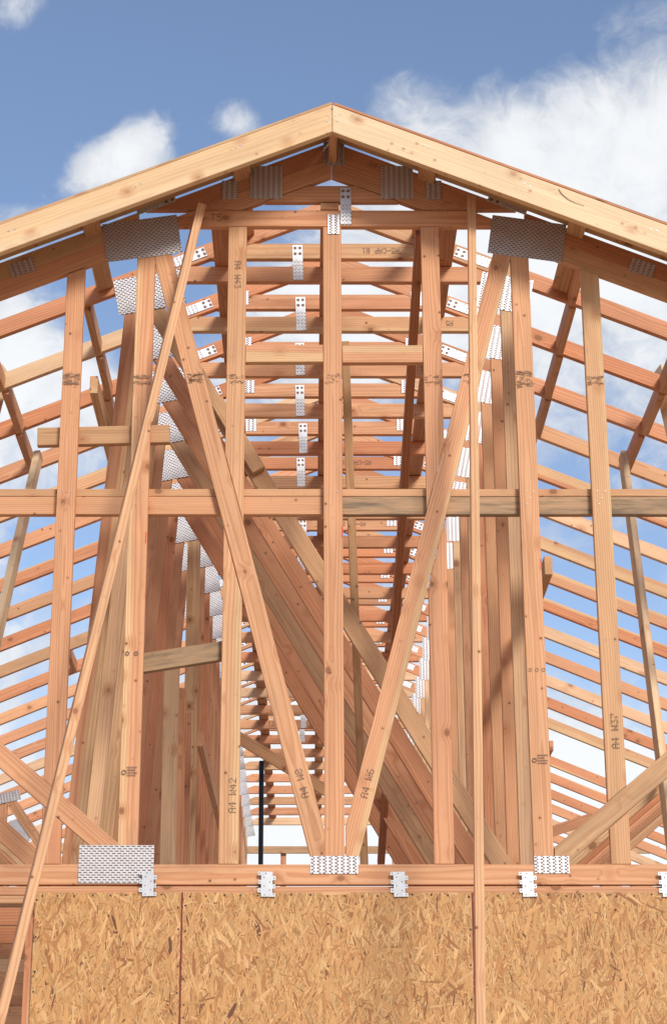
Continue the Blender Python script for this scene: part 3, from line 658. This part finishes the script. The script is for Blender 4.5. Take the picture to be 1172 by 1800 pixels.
# ------------------------------------------------------------------ loose temporary braces
def stick(name, a, b, w, t, wdir, lab, **kw):
    return tag(board(name, a, b, w, t, wdir, **kw), lab, 'brace', 'temporary braces')
def p3(p, Y): return (p[0], Y, p[1])
ta, tb = (-0.538, 4.753), (-1.234, 0.691)
stick('leaning_brace', p3(ta, -.07), p3(tb, -.75), 0.040, 0.089, (math.cos(R(16)), math.sin(R(16)), 0), 'long thin brace leaning across the left gable posts down past the wall', hue=0.25)
ta, tb = (0.797, 4.807), (0.644, 0.545)
stick('leaning_brace', p3(ta, -.07), p3(tb, -1.0), 0.038, 0.060, (1, 0, 0), 'thin upright brace standing in front of the right gable posts and the wall', hue=0.3)
ta, tb = (-1.592, 4.307), (-1.633, 1.619)
stick('leaning_brace', p3(ta, 2.1), p3(tb, .20), 0.038, 0.070, (math.cos(R(-12)), math.sin(R(-12)), 0), 'pale brace from the left slope passing behind the crossbar', hue=0.0, pale=.9)
ta, tb = (1.839, 4.307), (1.638, 1.619)
stick('leaning_brace', p3(ta, 2.1), p3(tb, .20), 0.036, 0.070, (math.cos(R(12)), math.sin(R(12)), 0), 'pale brace from the right slope passing behind the crossbar', hue=0.1, pale=.7)
ta, tb = (-1.741, 4.602), (-1.827, 2.278)
stick('leaning_brace', p3(ta, 1.55), p3(tb, .2), 0.055, 0.089, (math.cos(R(-30)), math.sin(R(-30)), 0), 'pale brace end at the left edge of the picture', hue=0.1, pale=.8)
ta, tb = (1.980, 4.602), (1.990, 2.278)
stick('leaning_brace', p3(ta, 1.55), p3(tb, .2), 0.042, 0.089, (math.cos(R(30)), math.sin(R(30)), 0), 'pale brace end at the right edge of the picture', hue=0.0, pale=.9)
ta, tb = (0.549, 4.712), (0.435, 2.129)
stick('back_brace', p3(ta, .10), p3(tb, 3.4), 0.042, 0.089, (1, 0, 0), 'brace tinted dark red for shade, sloping back behind the right inner post', hue=1.3, brt=0.75)  # deep low tint paints in the shade behind the truss
ta, tb = (0.175, 4.158), (0.275, 1.737)
stick('back_brace', p3(ta, .20), p3(tb, 1.25), 0.040, 0.089, (1, 0, 0), 'weathered pale brace just behind the centre post', hue=0.0, wth=0.35)
ta, tb = (-0.601, 3.588), (0.207, 3.266)
stick('back_brace', p3(ta, 6.0), p3(tb, 6.8), 0.089, 0.038, (.5, 0, .86), 'slanted board deep inside between the trusses, left of the centre post', hue=0.2)
ta, tb = (1.607, 2.616), (1.998, 2.775)
stick('back_brace', p3(ta, 5.0), p3(tb, 5.2), 0.075, 0.038, (0, 0, 1), 'slanted board low behind the tall right post', hue=0.9, brt=.85)
ta, tb = (-0.476, 4.002), (-0.255, 3.619)
stick('back_brace', p3(ta, .585), p3(tb, .585), 0.070, 0.044, (.86, 0, .5), 'short brown board nailed along the first long diagonal beside the inner left post', hue=.1, wth=.4)
# ------------------------------------------------------------------ far end
pz = 4.717
bm = bmesh.new(); bmesh.ops.create_cone(bm, cap_ends=True, segments=20, radius1=.026, radius2=.026, depth=pz + EYE)
for f in bm.faces: f.smooth = len(f.verts) == 4
me = bpy.data.meshes.new('vent_pipe'); bm.to_mesh(me); bm.free()
tag(link('vent_pipe', me, Matrix.Translation((-0.508, 11.9, (pz + EYE) / 2)), None, PIPE), 'black plastic pipe standing far back left of the centre post', 'pipe')
ew = thing('end_frame', 'open stud frame closing the far end, seen below the last chords', 'frame', (XC, 16.2, -EYE))
gz = 4.561
board('rail', (-3.4, 16.2, gz), (4.4, 16.2, gz), .089, .038, (0, 0, 1), ew, hue=.1, wth=.5)
board('rail', (-3.4, 16.2, 1.5), (4.4, 16.2, 1.5), .089, .038, (0, 0, 1), ew)
for X in (-2.9, -1.9, -0.330, 1.35, 2.4, 3.4): board('stud', (X, 16.245, -EYE), (X, 16.245, min(4.6, roof_z(X) - .3)), .07, .038, (1, 0, 0), ew)
# ------------------------------------------------------------------ tie plates between truss and wall
def tie_outline():
    w, h = .050, .109; pts = []
    left = [(-w / 2, -h / 2), (-w / 2, -h / 2 + .018), (-w / 2 - .014, -h / 2 + .018), (-w / 2 - .014, -h / 2 + .037), (-w / 2, -h / 2 + .037), (-w / 2, -h / 2 + .055), (-w / 2 - .012, -h / 2 + .055), (-w / 2 - .012, -h / 2 + .073), (-w / 2, -h / 2 + .073), (-w / 2, -h / 2 + .094), (-w / 2 - .013, -h / 2 + .094), (-w / 2 - .013, h / 2)]
    right = [(-x, -z) for x, z in left]
    return left, right
TL, TR = tie_outline()
def tie_mesh():
    bm = bmesh.new(); loop = list(reversed(TL)) + list(reversed(TR))
    vs_ = [bm.verts.new((x, -.0012, z)) for x, z in loop]; f = bm.faces.new(vs_)
    r = bmesh.ops.extrude_face_region(bm, geom=[f]); bmesh.ops.translate(bm, verts=[v for v in r['geom'] if isinstance(v, bmesh.types.BMVert)], vec=(0, .0022, 0))
    bmesh.ops.recalc_face_normals(bm, faces=bm.faces[:]); me = bpy.data.meshes.new('tie_plate'); bm.to_mesh(me); bm.free(); return me
TM = tie_mesh()
for cx, cz, lab in ((-.707, 1.446, 'steel tie plate overlapping the big slotted plate at the left'), (-.187, 1.4435, 'steel tie plate on the wall below the inner left post'), (.3925, 1.4435, 'steel tie plate on the wall right of the centre post'),
                (.955, 1.4435, 'steel tie plate on the wall below the tall right post'), (1.565, 1.4435, 'steel tie plate cut by the right edge of the picture')):
    t = link('tie_plate', TM, Matrix.Translation((cx, -.0205, cz + EYE)) @ Matrix.Rotation(R(random.uniform(-1.5, 1.5)), 4, 'Y'), None, GALV); tag(t, lab, 'plate', 'tie plates along the wall top')
    pts = [(-.031, .048), (-.005, .047), (.031, .026), (-.012, .030), (.012, .010), (-.031, .010), (-.012, -.008), (.031, -.009), (.012, -.026), (-.031, -.027), (-.010, -.046), (.030, -.046)]
    me = quads_object('nail_holes', disc_quads(pts, .0026), cx, cz, -.0222, 0, t, HOLEM); me['kind'] = 'stuff'
